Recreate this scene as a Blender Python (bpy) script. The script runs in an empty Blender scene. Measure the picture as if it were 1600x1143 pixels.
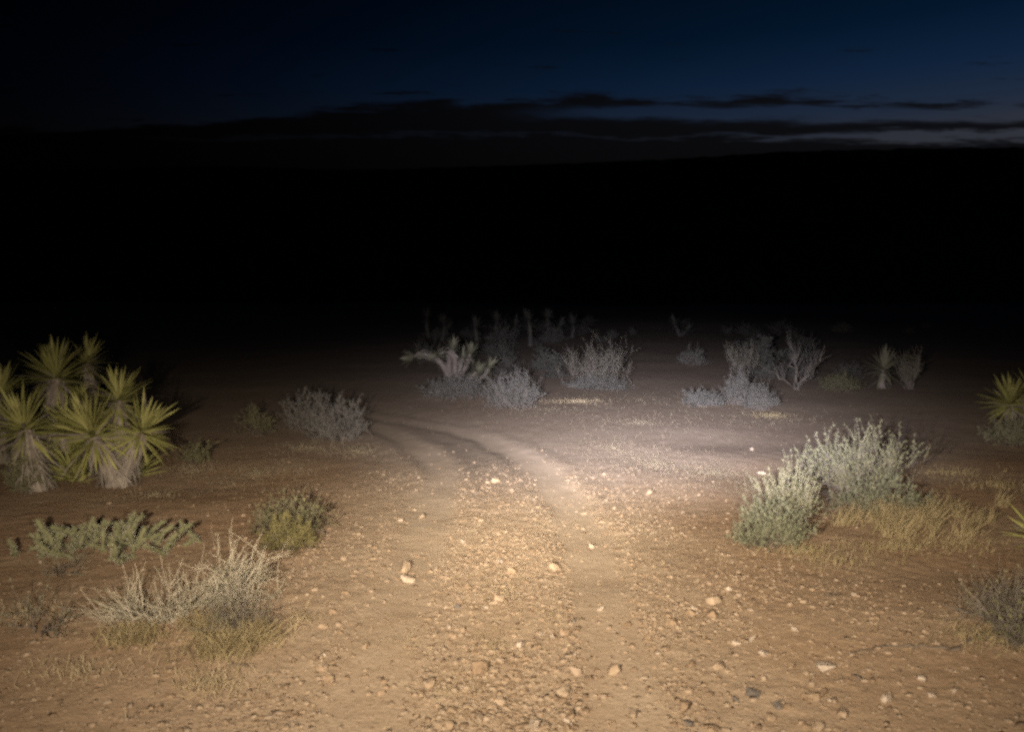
import bpy, bmesh, math
import numpy as np
from mathutils import Vector, Matrix, Quaternion

# ------------------------------------------------------------------ camera, sky, lamps, exposure
S = bpy.context.scene
COL = S.collection
R = math.radians

CAM_H, PITCH, FPX, CX, CY = 2.2, R(3.2), 1256.0, 800.0, 571.5
cam = bpy.data.cameras.new('camera'); camo = bpy.data.objects.new('camera', cam); COL.objects.link(camo)
camo.location = (0, 0, CAM_H); camo.rotation_euler = (R(90) - PITCH, 0, 0)
cam.lens = 36.0 * FPX / 1600.0; cam.sensor_width = 36.0; cam.clip_start = 0.05; cam.clip_end = 6000
S.camera = camo

S.view_settings.view_transform = 'Standard'; S.view_settings.look = 'None'
S.view_settings.exposure = 0.0; S.view_settings.gamma = 1.0
S.cycles.filter_width = 3.1
S.cycles.max_bounces = 2; S.cycles.diffuse_bounces = 1; S.cycles.glossy_bounces = 1
S.cycles.use_denoising = False; S.cycles.sample_clamp_direct = 4.0; S.cycles.sample_clamp_indirect = 1.0


class NT:
    """small helper for wiring nodes"""
    def __init__(self, tree):
        self.t = tree; tree.nodes.clear()
    def n(self, kind, **kw):
        nd = self.t.nodes.new(kind)
        for k, v in kw.items():
            if k.startswith('i_'):
                key = k[2:]
                key = int(key) if key.isdigit() else key.replace('_', ' ')
                nd.inputs[key].default_value = v
            else:
                setattr(nd, k, v)
        return nd
    def l(self, a, b):
        self.t.links.new(a, b)
    def math(self, op, a, b=None, c=None, clamp=False):
        nd = self.t.nodes.new('ShaderNodeMath'); nd.operation = op; nd.use_clamp = clamp
        for i, v in enumerate((a, b, c)):
            if v is None: continue
            if isinstance(v, (int, float)): nd.inputs[i].default_value = v
            else: self.l(v, nd.inputs[i])
        return nd.outputs[0]
    def mix(self, fac, a, b, blend='MIX'):
        nd = self.t.nodes.new('ShaderNodeMix'); nd.data_type = 'RGBA'; nd.blend_type = blend
        for i, v in ((0, fac), (6, a), (7, b)):
            if isinstance(v, (int, float)): nd.inputs[i].default_value = v
            elif isinstance(v, tuple): nd.inputs[i].default_value = v if len(v) == 4 else (*v, 1)
            else: self.l(v, nd.inputs[i])
        return nd.outputs[2]
    def smooth(self, v, lo, hi):
        nd = self.t.nodes.new('ShaderNodeMapRange'); nd.interpolation_type = 'SMOOTHSTEP'
        self.l(v, nd.inputs[0]); nd.inputs[1].default_value = lo; nd.inputs[2].default_value = hi
        return nd.outputs[0]


# dusk sky: the sun is well below the horizon, ahead and to the right
SUN_AZ = R(48)
world = bpy.data.worlds.new('World'); S.world = world; world.use_nodes = True
w = NT(world.node_tree)
out = w.n('ShaderNodeOutputWorld'); bg = w.n('ShaderNodeBackground'); w.l(bg.outputs[0], out.inputs[0])
sky = w.n('ShaderNodeTexSky', sky_type='NISHITA')
sky.sun_disc = False; sky.sun_elevation = R(-3.5); sky.sun_rotation = SUN_AZ
sky.air_density = 1.0; sky.dust_density = 0.4; sky.ozone_density = 4.0
tc = w.n('ShaderNodeTexCoord'); sep = w.n('ShaderNodeSeparateXYZ'); w.l(tc.outputs['Generated'], sep.inputs[0])
dx, dy, dz = sep.outputs
horiz = w.math('SQRT', w.math('ADD', w.math('MULTIPLY', dx, dx), w.math('MULTIPLY', dy, dy)))
elev = w.math('ARCTAN2', dz, horiz)
az = w.math('ARCTAN2', dx, dy)
glow = w.math('COSINE', w.math('SUBTRACT', az, SUN_AZ))          # 1 towards the afterglow
deg = w.math('MULTIPLY', elev, 180 / math.pi)
ramp = w.n('ShaderNodeValToRGB'); w.l(w.math('DIVIDE', deg, 45.0), ramp.inputs[0])
els = ramp.color_ramp.elements
els[0].position = 0.0; els[0].color = (0.050, 0.050, 0.056, 1); els[1].position = 1.0; els[1].color = (0.0004, 0.0016, 0.0040, 1)
for p_, c_ in ((11.5 / 45, (0.029, 0.032, 0.043)), (13.3 / 45, (0.014, 0.024, 0.047)), (15.6 / 45, (0.0055, 0.0170, 0.045)), (18.5 / 45, (0.0014, 0.0092, 0.026)), (23 / 45, (0.0005, 0.0042, 0.0118))):
    e_ = els.new(p_); e_.color = (*c_, 1)
fall = w.math('MULTIPLY', w.math('POWER', w.math('MULTIPLY_ADD', glow, 0.5, 0.5), 2.4), w.math('MULTIPLY_ADD', w.smooth(glow, 0.05, 0.95), 0.94, 0.06))
fallc = w.n('ShaderNodeCombineColor')
for i in range(3): w.l(fall, fallc.inputs[i])
clear = w.mix(1.0, ramp.outputs[0], fallc.outputs[0], 'MULTIPLY')
clear = w.mix(0.002, clear, sky.outputs[0], 'ADD')
# long parallel cloud bars lying across the view: a bank low over the hills, thinner bars above
ady = w.math('MAXIMUM', w.math('ABSOLUTE', dy), 0.12)
ee = w.math('MULTIPLY', w.math('ARCTAN2', dz, ady), 180 / math.pi)
aa = w.math('DIVIDE', dx, ady)
def cnoise(sa, se, det=6.0, dist=0.3, off=0.0):
    cv = w.n('ShaderNodeCombineXYZ'); w.l(w.math('MULTIPLY', aa, sa), cv.inputs[0]); w.l(w.math('MULTIPLY', ee, se), cv.inputs[1]); cv.inputs[2].default_value = off
    n_ = w.n('ShaderNodeTexNoise', i_Scale=1.0, i_Detail=det, i_Roughness=0.62, i_Distortion=dist); w.l(cv.outputs[0], n_.inputs['Vector']); return n_.outputs[0]
nb = cnoise(7.0, 0.9, 7.0, 0.2); ne = cnoise(3.0, 0.12, 3.0, 0.0, 3.7); nf = cnoise(16.0, 2.4, 5.0, 0.3, 5.5)
dn = w.math('ADD', w.math('MULTIPLY', w.math('SUBTRACT', nb, 0.5), 2.4), w.math('MULTIPLY', w.math('SUBTRACT', nf, 0.5), 1.3))
top = w.math('ADD', w.math('MULTIPLY_ADD', w.math('SUBTRACT', ne, 0.5), 2.0, 13.2), w.math('MULTIPLY', w.smooth(glow, 0.15, 0.72), 2.0))        # degrees: upper edge of the bank
bank = w.smooth(w.math('ADD', w.math('SUBTRACT', top, ee), dn), -0.15, 0.45)
def gap(centre, width, g0, g1, k):
    dd = w.math('DIVIDE', w.math('SUBTRACT', w.math('ADD', ee, w.math('MULTIPLY', dn, k)), centre), width)
    return w.math('MULTIPLY', w.math('EXPONENT', w.math('MULTIPLY', w.math('MULTIPLY', dd, dd), -1.0)), w.smooth(glow, g0, g1))
gaps = w.math('ADD', gap(14.25, 0.55, 0.60, 0.80, 0.55), w.math('ADD', gap(12.7, 0.42, 0.80, 1.0, 0.7), w.math('MULTIPLY', gap(12.75, 0.22, 0.1, 0.4, 0.8), 0.35)), clamp=True)
bank = w.math('MULTIPLY', bank, w.math('SUBTRACT', 1.0, w.smooth(gaps, 0.1, 0.9)))
bars = w.math('MULTIPLY', w.smooth(cnoise(6.0, 1.25, 5.0, 0.2, 9.1), 0.605, 0.69), 0.8)
cloud = w.math('MAXIMUM', bank, bars)
cl = w.mix(w.smooth(ee, 10.0, 15.0), (0.0038, 0.0037, 0.0042, 1), (0.0044, 0.0047, 0.0062, 1))
cl = w.mix(1.0, fallc.outputs[0], cl, 'MULTIPLY')
w.l(w.mix(cloud, clear, cl), bg.inputs[0])
bg.inputs[1].default_value = 1.0


def head_lamp(name, loc, yaw, lobes, radius=0.05):
    """vehicle lamp with its reflector's beam pattern; lobes: (colour, power, u0, width_u, kind, args)
    u, v are tangents of the angle right of / below the lamp axis, which is level."""
    ld = bpy.data.lights.new(name, 'SPOT'); ld.energy = 1.0; ld.shadow_soft_size = radius
    ld.spot_size = R(160); ld.spot_blend = 0.25; ld.use_nodes = True
    o = bpy.data.objects.new(name, ld); COL.objects.link(o)
    o.location = loc; o.rotation_euler = (R(90), 0, -yaw)
    t = NT(ld.node_tree)
    lo = t.n('ShaderNodeOutputLight'); em = t.n('ShaderNodeEmission'); t.l(em.outputs[0], lo.inputs[0])
    c = t.n('ShaderNodeTexCoord'); s = t.n('ShaderNodeSeparateXYZ'); t.l(c.outputs['Normal'], s.inputs[0])
    z = t.math('MAXIMUM', t.math('MULTIPLY', s.outputs[2], -1.0), 0.02)
    u = t.math('DIVIDE', s.outputs[0], z)
    v = t.math('MULTIPLY', t.math('DIVIDE', s.outputs[1], z), -1.0)     # + is downwards
    total = None
    for colr, power, u0, wu, kind, args in lobes:
        du = t.math('DIVIDE', t.math('SUBTRACT', u, u0), wu)
        g = t.math('EXPONENT', t.math('MULTIPLY', t.math('MULTIPLY', du, du), -1.0))
        if kind == 'flood':            # even light over the road: weaker steeply downwards, soft cut-off above
            v0, top0, top1, floor = args
            a = t.math('DIVIDE', t.math('MAXIMUM', v, 0.0), v0)
            f = t.math('DIVIDE', 1.0, t.math('ADD', t.math('POWER', a, 3.1), 1.0))
            cut = t.math('MULTIPLY_ADD', t.smooth(v, top0, top1), 1.0 - floor, floor)
            f = t.math('MULTIPLY', f, cut)
        else:                          # spot
            v0, wv = args
            dv = t.math('DIVIDE', t.math('SUBTRACT', v, v0), wv)
            f = t.math('EXPONENT', t.math('MULTIPLY', t.math('MULTIPLY', dv, dv), -1.0))
        val = t.math('MULTIPLY', t.math('MULTIPLY', g, f), power)
        cc = t.n('ShaderNodeCombineColor')
        for i in range(3): t.l(t.math('MULTIPLY', val, colr[i]), cc.inputs[i])
        total = cc.outputs[0] if total is None else t.mix(1.0, total, cc.outputs[0], 'ADD')
    t.l(total, em.inputs[0]); em.inputs[1].default_value = 1.0
    return o

WARM = (1.0, 0.84, 0.66); MIDW = (1.0, 0.90, 0.76); COOL = (0.74, 0.76, 1.0)
LZ = 2.0
PW = 26000.0
FL = (0.30, -0.04, 0.20, 0.24)
head_lamp('headlight', (-0.9, 0.2, LZ), 0.0, [(WARM, PW * 0.37, 0.21, 0.83, 'flood', FL), (MIDW, PW * 0.52, 0.15, 0.21, 'spot', (0.185, 0.090))])
head_lamp('headlight', (0.35, 0.2, LZ), 0.0, [(WARM, PW * 0.17, 0.18, 0.83, 'flood', FL)])
head_lamp('driving_lamp', (-0.5, 0.2, LZ + 0.1), 0.0, [(COOL, PW * 2.45, 0.225, 0.235, 'spot', (0.140, 0.058)), (COOL, PW * 1.6, 0.17, 0.24, 'spot', (0.050, 0.058))])

# ------------------------------------------------------------------ helpers
rs = np.random.RandomState


def setp(o, label=None, cat=None, group=None, kind=None):
    if label: o['label'] = label
    if cat: o['category'] = cat
    if group: o['group'] = group
    if kind: o['kind'] = kind
    return o


def mesh(name, verts, faces, mat=None, smooth=False):
    """verts (N,3); faces: array (M,k) or list of such arrays with differing k"""
    if not isinstance(faces, list): faces = [faces]
    faces = [np.asarray(f, dtype=np.int32) for f in faces if len(f)]
    m = bpy.data.meshes.new(name)
    verts = np.asarray(verts, dtype=np.float32)
    m.vertices.add(len(verts)); m.vertices.foreach_set('co', verts.ravel())
    idx = np.concatenate([f.ravel() for f in faces]).astype(np.int32)
    tot = np.concatenate([np.full(len(f), f.shape[1], dtype=np.int32) for f in faces])
    st = np.concatenate([[0], np.cumsum(tot)[:-1]]).astype(np.int32)
    m.loops.add(len(idx)); m.loops.foreach_set('vertex_index', idx)
    m.polygons.add(len(tot)); m.polygons.foreach_set('loop_start', st); m.polygons.foreach_set('loop_total', tot)
    if smooth: m.polygons.foreach_set('use_smooth', np.ones(len(tot), dtype=bool))
    m.update(calc_edges=True)
    if mat: m.materials.append(mat)
    return m


def obj(name, m, parent=None, loc=None):
    o = bpy.data.objects.new(name, m); COL.objects.link(o)
    if parent is not None: o.parent = parent
    if loc is not None: o.location = loc
    return o


def empty(name, loc):
    o = bpy.data.objects.new(name, None); COL.objects.link(o); o.location = loc
    o.empty_display_size = 0.2
    return o


def vnoise(x, y, seed=0):
    """smooth value noise, unit cell 1, range about -1..1"""
    x = np.asarray(x, float); y = np.asarray(y, float)
    xi = np.floor(x).astype(np.int64); yi = np.floor(y).astype(np.int64)
    fx = x - xi; fy = y - yi
    fx = fx * fx * fx * (fx * (fx * 6 - 15) + 10); fy = fy * fy * fy * (fy * (fy * 6 - 15) + 10)
    def h(a, b):
        n = (a * 374761393 + b * 668265263 + seed * 974634777) & 0xFFFFFFFF
        n = ((n ^ (n >> 13)) * 1274126177) & 0xFFFFFFFF
        n = n ^ (n >> 16)
        return (n & 0xFFFFFF) / float(0xFFFFFF) * 2 - 1
    a = h(xi, yi); b = h(xi + 1, yi); c = h(xi, yi + 1); d = h(xi + 1, yi + 1)
    return (a * (1 - fx) + b * fx) * (1 - fy) + (c * (1 - fx) + d * fx) * fy


cp, sp = math.cos(PITCH), math.sin(PITCH)
def ray(px, py):
    a = (px - CX) / FPX; b = -(py - CY) / FPX
    return np.array([a, cp + b * sp, -sp + b * cp])
def flat(px, py):
    d = ray(px, py); t = -CAM_H / d[2]
    return d[0] * t, d[1] * t
def at(px, py, Y):
    d = ray(px, py); t = Y / d[1]
    return np.array([d[0] * t, Y, CAM_H + d[2] * t])


# wheel ruts of the dirt track, surveyed on the ground
def curve(pts):
    P = np.array([flat(*p) for p in pts])
    # Catmull-Rom resample
    Q = []
    P = np.vstack([2 * P[0] - P[1], P, 2 * P[-1] - P[-2]])
    for i in range(1, len(P) - 2):
        for t in np.linspace(0, 1, 8, endpoint=False):
            a, b, c, d = P[i - 1], P[i], P[i + 1], P[i + 2]
            Q.append(0.5 * ((2 * b) + (c - a) * t + (2 * a - 5 * b + 4 * c - d) * t * t + (3 * b - a - 3 * c + d) * t ** 3))
    Q.append(P[-2])
    return np.array(Q)
RUT_R = curve([(1040, 1500), (985, 1143), (955, 1000), (925, 880), (890, 800), (850, 740), (800, 705), (740, 682), (650, 665), (540, 652)])
RUT_L = curve([(440, 1500), (555, 1143), (605, 1000), (645, 880), (676, 790), (688, 742), (655, 702), (600, 674), (520, 655), (420, 643)])

def seg_dist(x, y, Q):
    best = np.full(np.shape(x), 1e9)
    for i in range(len(Q) - 1):
        a, b = Q[i], Q[i + 1]; ab = b - a; L2 = ab @ ab
        t = np.clip(((x - a[0]) * ab[0] + (y - a[1]) * ab[1]) / L2, 0, 1)
        d = np.hypot(x - a[0] - t * ab[0], y - a[1] - t * ab[1])
        best = np.minimum(best, d)
    return best

def height(x, y, want_mask=False):
    x = np.asarray(x, float); y = np.asarray(y, float)
    near = (y < 24) & (y > -6) & (np.abs(x) < 9)
    dr = np.full(x.shape, 9.0); dl = np.full(x.shape, 9.0)
    if near.any():
        wob = 0.07 * vnoise(x[near] * 2.3, y[near] * 1.1, 5)
        dr[near] = np.abs(seg_dist(x[near], y[near], RUT_R) + wob); dl[near] = np.abs(seg_dist(x[near], y[near], RUT_L) + wob)
    rut = np.exp(-(dr / 0.29) ** 4) + 0.75 * np.exp(-(dl / 0.27) ** 4)
    berm = np.exp(-((dr - 0.46) / 0.16) ** 2) + np.exp(-((dl - 0.44) / 0.16) ** 2)
    dm = np.minimum(dr, dl)
    near_f = np.clip((y - 4.5) / 5, 0.25, 1) * np.clip((18.2 - y) / 5.5, 0.06, 1); z = near_f * (-0.026 * rut + 0.011 * berm)
    verge = 1 - np.exp(-(dm / 1.6) ** 2)
    z = z + (verge * (0.05 * vnoise(x * 0.55, y * 0.55, 1) + 0.03) + 0.008 * vnoise(x * 1.3, y * 1.3, 2)) * np.clip(1.6 - y / 12, 0.22, 1)
    fade = np.clip(1.3 - y / 40.0, 0, 1)
    rough = (0.35 + 0.65 * (1 - np.clip(rut, 0, 1)))
    z = z + fade * rough * (0.003 * vnoise(x * 4.1, y * 4.1, 3) + 0.003 * vnoise(x * 9.7, y * 9.7, 4) + 0.003 * vnoise(x * 21, y * 21, 6))
    far = np.clip((y - 25) / 60, 0, 1)
    yy = np.clip(y - 14, 0, 110); z = z + 0.046 * yy * yy / (yy + 6)
    z = z + far * 0.25 * vnoise(x * 0.06, y * 0.06, 9)
    if want_mask:
        return z, np.clip(rut, 0, 1) * near_f, np.exp(-(dm / 1.1) ** 4), np.clip((2.15 - dl - dr) / 0.35, 0, 1) * (1 - np.clip(rut, 0, 1)) * np.clip((y - 9.5) / 3, 0, 1) * np.clip((21 - y) / 5, 0, 1)
    return z

GRID = None
def gzv(x, y):
    """height of the ground sheet itself (bilinear on its own grid)"""
    xs, ys, Z = GRID
    i = np.clip(np.searchsorted(xs, x) - 1, 0, len(xs) - 2); j = np.clip(np.searchsorted(ys, y) - 1, 0, len(ys) - 2)
    fx = (x - xs[i]) / (xs[i + 1] - xs[i]); fy = (y - ys[j]) / (ys[j + 1] - ys[j])
    return (Z[j, i] * (1 - fx) + Z[j, i + 1] * fx) * (1 - fy) + (Z[j + 1, i] * (1 - fx) + Z[j + 1, i + 1] * fx) * fy
def gz(x, y):
    return float(gzv(np.array([x]), np.array([y]))[0])
def ground_at(px, py):
    """point of the ground seen along a sight line of the survey"""
    d = ray(px, py); t = np.concatenate([np.linspace(2.0, 20, 1200), np.linspace(20.05, 150, 1500)])
    x, y, z = d[0] * t, d[1] * t, CAM_H + d[2] * t
    k = np.argmax(z < gzv(x, y))
    if k == 0: k = len(t) - 1
    return np.array([x[k], y[k], gz(x[k], y[k])])


# ------------------------------------------------------------------ materials
def principled(name, rough=0.9):
    m = bpy.data.materials.new(name); m.use_nodes = True
    t = NT(m.node_tree)
    o = t.n('ShaderNodeOutputMaterial'); p = t.n('ShaderNodeBsdfPrincipled'); t.l(p.outputs[0], o.inputs[0])
    p.inputs['Roughness'].default_value = rough
    p.inputs['Specular IOR Level'].default_value = 0.2
    return m, t, p

def plant_mat(name, c1, c2, rough=0.7, island=True, trans=0.0, scale=6.0, obj_rand=False):
    m, t, p = principled(name, rough)
    tc = t.n('ShaderNodeTexCoord')
    nz = t.n('ShaderNodeTexNoise', i_Scale=scale, i_Detail=3.0); t.l(tc.outputs['Object'], nz.inputs['Vector'])
    g = t.n('ShaderNodeNewGeometry'); oi = t.n('ShaderNodeObjectInfo')
    r = oi.outputs['Random'] if obj_rand else g.outputs['Random Per Island']
    f = t.math('ADD', t.math('MULTIPLY', r, 0.6), t.math('MULTIPLY', t.smooth(nz.outputs[0], 0.3, 0.7), 0.4))
    t.l(t.mix(f, c1, c2), p.inputs['Base Color'])
    if trans:
        o = [n for n in m.node_tree.nodes if n.type == 'OUTPUT_MATERIAL'][0]
        tr = t.n('ShaderNodeBsdfTranslucent'); ms = t.n('ShaderNodeMixShader', i_0=trans)
        t.l(t.mix(f, c1, c2), tr.inputs[0]); t.l(p.outputs[0], ms.inputs[1]); t.l(tr.outputs[0], ms.inputs[2])
        t.l(ms.outputs[0], o.inputs[0])
    return m

def ground_mat():
    m, t, p = principled('desert_dirt', 0.95)
    p.inputs['Specular IOR Level'].default_value = 0.1
    g = t.n('ShaderNodeNewGeometry'); P = g.outputs['Position']
    silt = t.n('ShaderNodeAttribute', attribute_name='silt').outputs['Fac']; rut = t.n('ShaderNodeAttribute', attribute_name='rut'); trk = t.n('ShaderNodeAttribute', attribute_name='track')
    def noise(s, d=4.0, r=0.6):
        n = t.n('ShaderNodeTexNoise', i_Scale=s, i_Detail=d, i_Roughness=r); t.l(P, n.inputs['Vector']); return n.outputs[0]
    def vor(s, feat='F1'):
        n = t.n('ShaderNodeTexVoronoi', i_Scale=s, feature=feat); t.l(P, n.inputs['Vector']); return n
    big = noise(0.55); mid = noise(3.2); fine = noise(26.0, 5.0, 0.7); grit = noise(120.0, 3.0, 0.7)
    verge = t.mix(t.smooth(big, 0.35, 0.65), (0.335, 0.217, 0.127), (0.39, 0.277, 0.175))
    track = t.mix(t.smooth(mid, 0.3, 0.7), (0.385, 0.282, 0.186), (0.445, 0.340, 0.232))
    dust = (0.49, 0.385, 0.275)
    c = t.mix(trk.outputs['Fac'], verge, track)
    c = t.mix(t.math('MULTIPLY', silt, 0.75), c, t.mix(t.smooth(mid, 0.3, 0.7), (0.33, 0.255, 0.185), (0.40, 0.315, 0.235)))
    crown = t.n('ShaderNodeAttribute', attribute_name='crown').outputs['Fac']
    c = t.mix(t.math('MULTIPLY', crown, 0.7), c, (0.235, 0.185, 0.135))
    c = t.mix(t.math('MULTIPLY', rut.outputs['Fac'], t.math('MULTIPLY_ADD', t.smooth(mid, 0.25, 0.6), 0.4, 0.5)), c, dust)
    c = t.mix(t.math('MULTIPLY', t.smooth(fine, 0.42, 0.66), t.math('MULTIPLY_ADD', silt, -0.16, 0.26)), c, t.mix(1.0, c, (0.60, 0.56, 0.52), 'MULTIPLY'))
    c = t.mix(t.math('MULTIPLY', t.smooth(grit, 0.5, 0.75), 0.35), c, (0.50, 0.41, 0.30))
    v1 = vor(34.0); v2 = vor(75.0)
    sc = t.n('ShaderNodeSeparateColor'); t.l(v1.outputs['Color'], sc.inputs[0])
    pale = t.math('MULTIPLY', t.math('GREATER_THAN', sc.outputs[0], 0.86), t.smooth(v1.outputs['Distance'], 0.5, 0.25))
    c = t.mix(t.math('MULTIPLY', pale, 0.35), c, (0.50, 0.41, 0.31))
    dark = t.math('MULTIPLY', t.math('GREATER_THAN', sc.outputs[1], 0.88), t.smooth(v1.outputs['Distance'], 0.5, 0.25))
    c = t.mix(t.math('MULTIPLY', dark, 0.28), c, (0.16, 0.12, 0.085))
    t.l(c, p.inputs['Base Color'])
    h = t.math('ADD', t.math('MULTIPLY', fine, 0.9), t.math('MULTIPLY', grit, 0.25))
    h = t.math('SUBTRACT', h, t.math('MULTIPLY', v1.outputs['Distance'], 0.55))
    h = t.math('SUBTRACT', h, t.math('MULTIPLY', v2.outputs['Distance'], 0.25))
    h = t.math('MULTIPLY', h, t.math('MULTIPLY_ADD', rut.outputs['Fac'], -0.6, 1.0))
    h = t.math('MULTIPLY', h, t.math('MULTIPLY_ADD', silt, -0.7, 1.0))
    b = t.n('ShaderNodeBump', i_Strength=0.5, i_Distance=0.012); t.l(h, b.inputs['Height']); t.l(b.outputs[0], p.inputs['Normal'])
    return m

def rock_mat(name, cols, island=False):
    m, t, p = principled(name, 0.9)
    p.inputs['Specular IOR Level'].default_value = 0.15
    oi = t.n('ShaderNodeObjectInfo'); g = t.n('ShaderNodeNewGeometry'); tc = t.n('ShaderNodeTexCoord')
    r = g.outputs['Random Per Island'] if island else oi.outputs['Random']
    ramp = t.n('ShaderNodeValToRGB'); e = ramp.color_ramp.elements
    ramp.color_ramp.interpolation = 'LINEAR'
    e[0].position = 0; e[0].color = (*cols[0], 1); e[1].position = 1; e[1].color = (*cols[-1], 1)
    for i, cc in enumerate(cols[1:-1]):
        el = e.new((i + 1) / (len(cols) - 1)); el.color = (*cc, 1)
    t.l(r, ramp.inputs[0])
    nz = t.n('ShaderNodeTexNoise', i_Scale=3.0, i_Detail=5.0, i_Roughness=0.65)
    t.l(g.outputs['Position'] if island else tc.outputs['Object'], nz.inputs['Vector'])
    if island: nz.inputs['Scale'].default_value = 40
    c = t.mix(t.math('MULTIPLY', t.smooth(nz.outputs[0], 0.35, 0.7), 0.5), ramp.outputs[0], t.mix(1.0, ramp.outputs[0], (0.66, 0.6, 0.54), 'MULTIPLY'))
    t.l(c, p.inputs['Base Color'])
    b = t.n('ShaderNodeBump', i_Strength=0.5, i_Distance=0.05); t.l(nz.outputs[0], b.inputs['Height']); t.l(b.outputs[0], p.inputs['Normal'])
    return m

M = {}
M['ground'] = ground_mat()
TAN = [(0.245, 0.172, 0.11), (0.285, 0.208, 0.135), (0.315, 0.235, 0.158), (0.345, 0.265, 0.183), (0.295, 0.225, 0.16)]
M['rock'] = rock_mat('tan_rock', TAN)
M['pale_rock'] = rock_mat('pale_rock', [(0.36, 0.285, 0.21), (0.46, 0.385, 0.305)])
M['dark_rock'] = rock_mat('dark_rock', [(0.13, 0.115, 0.10), (0.20, 0.17, 0.14)])
M['gravel'] = rock_mat('gravel', [(0.16, 0.115, 0.075)] + TAN + [(0.31, 0.24, 0.17)], island=True)
M['yleaf'] = plant_mat('yucca_leaf', (0.17, 0.172, 0.048), (0.31, 0.29, 0.112), 0.6, obj_rand=True, scale=3.0, trans=0.12)
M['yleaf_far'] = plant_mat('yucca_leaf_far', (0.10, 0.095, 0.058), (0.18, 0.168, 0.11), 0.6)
M['skirt'] = plant_mat('dead_yucca_leaf', (0.13, 0.11, 0.09), (0.29, 0.25, 0.205), 0.9)
M['trunk'] = plant_mat('yucca_trunk', (0.09, 0.073, 0.058), (0.17, 0.14, 0.11), 0.95, scale=14)
M['salt'] = plant_mat('saltbush_leaf', (0.092, 0.092, 0.047), (0.18, 0.172, 0.098), 0.8, trans=0.1)
M['sage'] = plant_mat('sage_leaf', (0.072, 0.070, 0.057), (0.14, 0.132, 0.11), 0.85, trans=0.1)
M['dull'] = plant_mat('dull_leaf', (0.075, 0.078, 0.036), (0.15, 0.14, 0.07), 0.85, trans=0.1)
M['olive'] = plant_mat('olive_leaf', (0.095, 0.085, 0.032), (0.165, 0.14, 0.055), 0.85, trans=0.1)
M['bluegreen'] = plant_mat('grey_green_leaf', (0.10, 0.108, 0.066), (0.18, 0.18, 0.11), 0.85, trans=0.1)
M['twig'] = plant_mat('pale_twig', (0.27, 0.235, 0.17), (0.46, 0.41, 0.31), 0.85)
M['greytwig'] = plant_mat('grey_twig', (0.10, 0.083, 0.066), (0.20, 0.172, 0.14), 0.9)
M['darktwig'] = plant_mat('dark_twig', (0.07, 0.055, 0.04), (0.15, 0.12, 0.09), 0.9)
M['dry'] = plant_mat('dry_grass', (0.185, 0.145, 0.072), (0.33, 0.265, 0.15), 0.8, trans=0.15)
M['straw'] = plant_mat('straw', (0.28, 0.215, 0.125), (0.42, 0.34, 0.215), 0.8, trans=0.15)
M['greengrass'] = plant_mat('greenish_grass', (0.17, 0.138, 0.088), (0.245, 0.20, 0.132), 0.8, trans=0.15)
M['cholla'] = plant_mat('cholla_skin', (0.088, 0.090, 0.040), (0.15, 0.146, 0.074), 0.8, obj_rand=True, scale=20)
M['spine'] = plant_mat('cholla_spine', (0.24, 0.235, 0.165), (0.36, 0.34, 0.25), 0.7)
M['far_leaf'] = plant_mat('far_leaf_dimmed', (0.050, 0.047, 0.036), (0.095, 0.088, 0.070), 0.9)  # weak far light put into the colour: darkened leaves for far bushes and yuccas
M['far_twig'] = plant_mat('far_twig_dimmed', (0.055, 0.047, 0.038), (0.11, 0.095, 0.078), 0.9)  # same painted-in dimness for far branches, trunks and skirts
M['hill'] = plant_mat('hill_scrub', (0.055, 0.045, 0.03), (0.10, 0.08, 0.05), 0.95, scale=0.02)

# ------------------------------------------------------------------ ground and hills
def axis(lo, hi, core0, core1, step, grow):
    mid = list(np.arange(core0, core1, step))
    up = [core1]; s = step
    while up[-1] < hi:
        s *= grow; up.append(up[-1] + s)
    dn = [core0]; s = step
    while dn[-1] > lo:
        s *= grow; dn.append(dn[-1] - s)
    return np.array(dn[::-1][:-1] + mid + up)

def build_ground():
    global GRID
    xs = axis(-1500, 1500, -5.0, 5.0, 0.027, 1.045)
    ys = axis(-60, 1500, 3.2, 9.0, 0.022, 1.022)
    X, Y = np.meshgrid(xs, ys)
    z, rut, trk, crown = height(X.ravel(), Y.ravel(), True)
    V = np.stack([X.ravel(), Y.ravel(), z], 1)
    nx, ny = len(xs), len(ys); GRID = (xs, ys, z.reshape(ny, nx))
    i = np.arange(nx * ny).reshape(ny, nx)
    F = np.stack([i[:-1, :-1].ravel(), i[:-1, 1:].ravel(), i[1:, 1:].ravel(), i[1:, :-1].ravel()], 1)
    m = mesh('ground', V, F, M['ground'], True)
    xr, yr = X.ravel(), Y.ravel()
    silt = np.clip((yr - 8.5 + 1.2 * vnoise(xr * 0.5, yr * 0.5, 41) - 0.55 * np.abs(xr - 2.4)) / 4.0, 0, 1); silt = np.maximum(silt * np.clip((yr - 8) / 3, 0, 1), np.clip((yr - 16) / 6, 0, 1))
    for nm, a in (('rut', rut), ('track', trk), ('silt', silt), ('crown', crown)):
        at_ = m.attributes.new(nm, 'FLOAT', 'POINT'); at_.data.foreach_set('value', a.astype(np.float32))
    return setp(obj('ground', m), 'sandy brown desert ground with two wheel ruts bending left', kind='structure')
build_ground()

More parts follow.
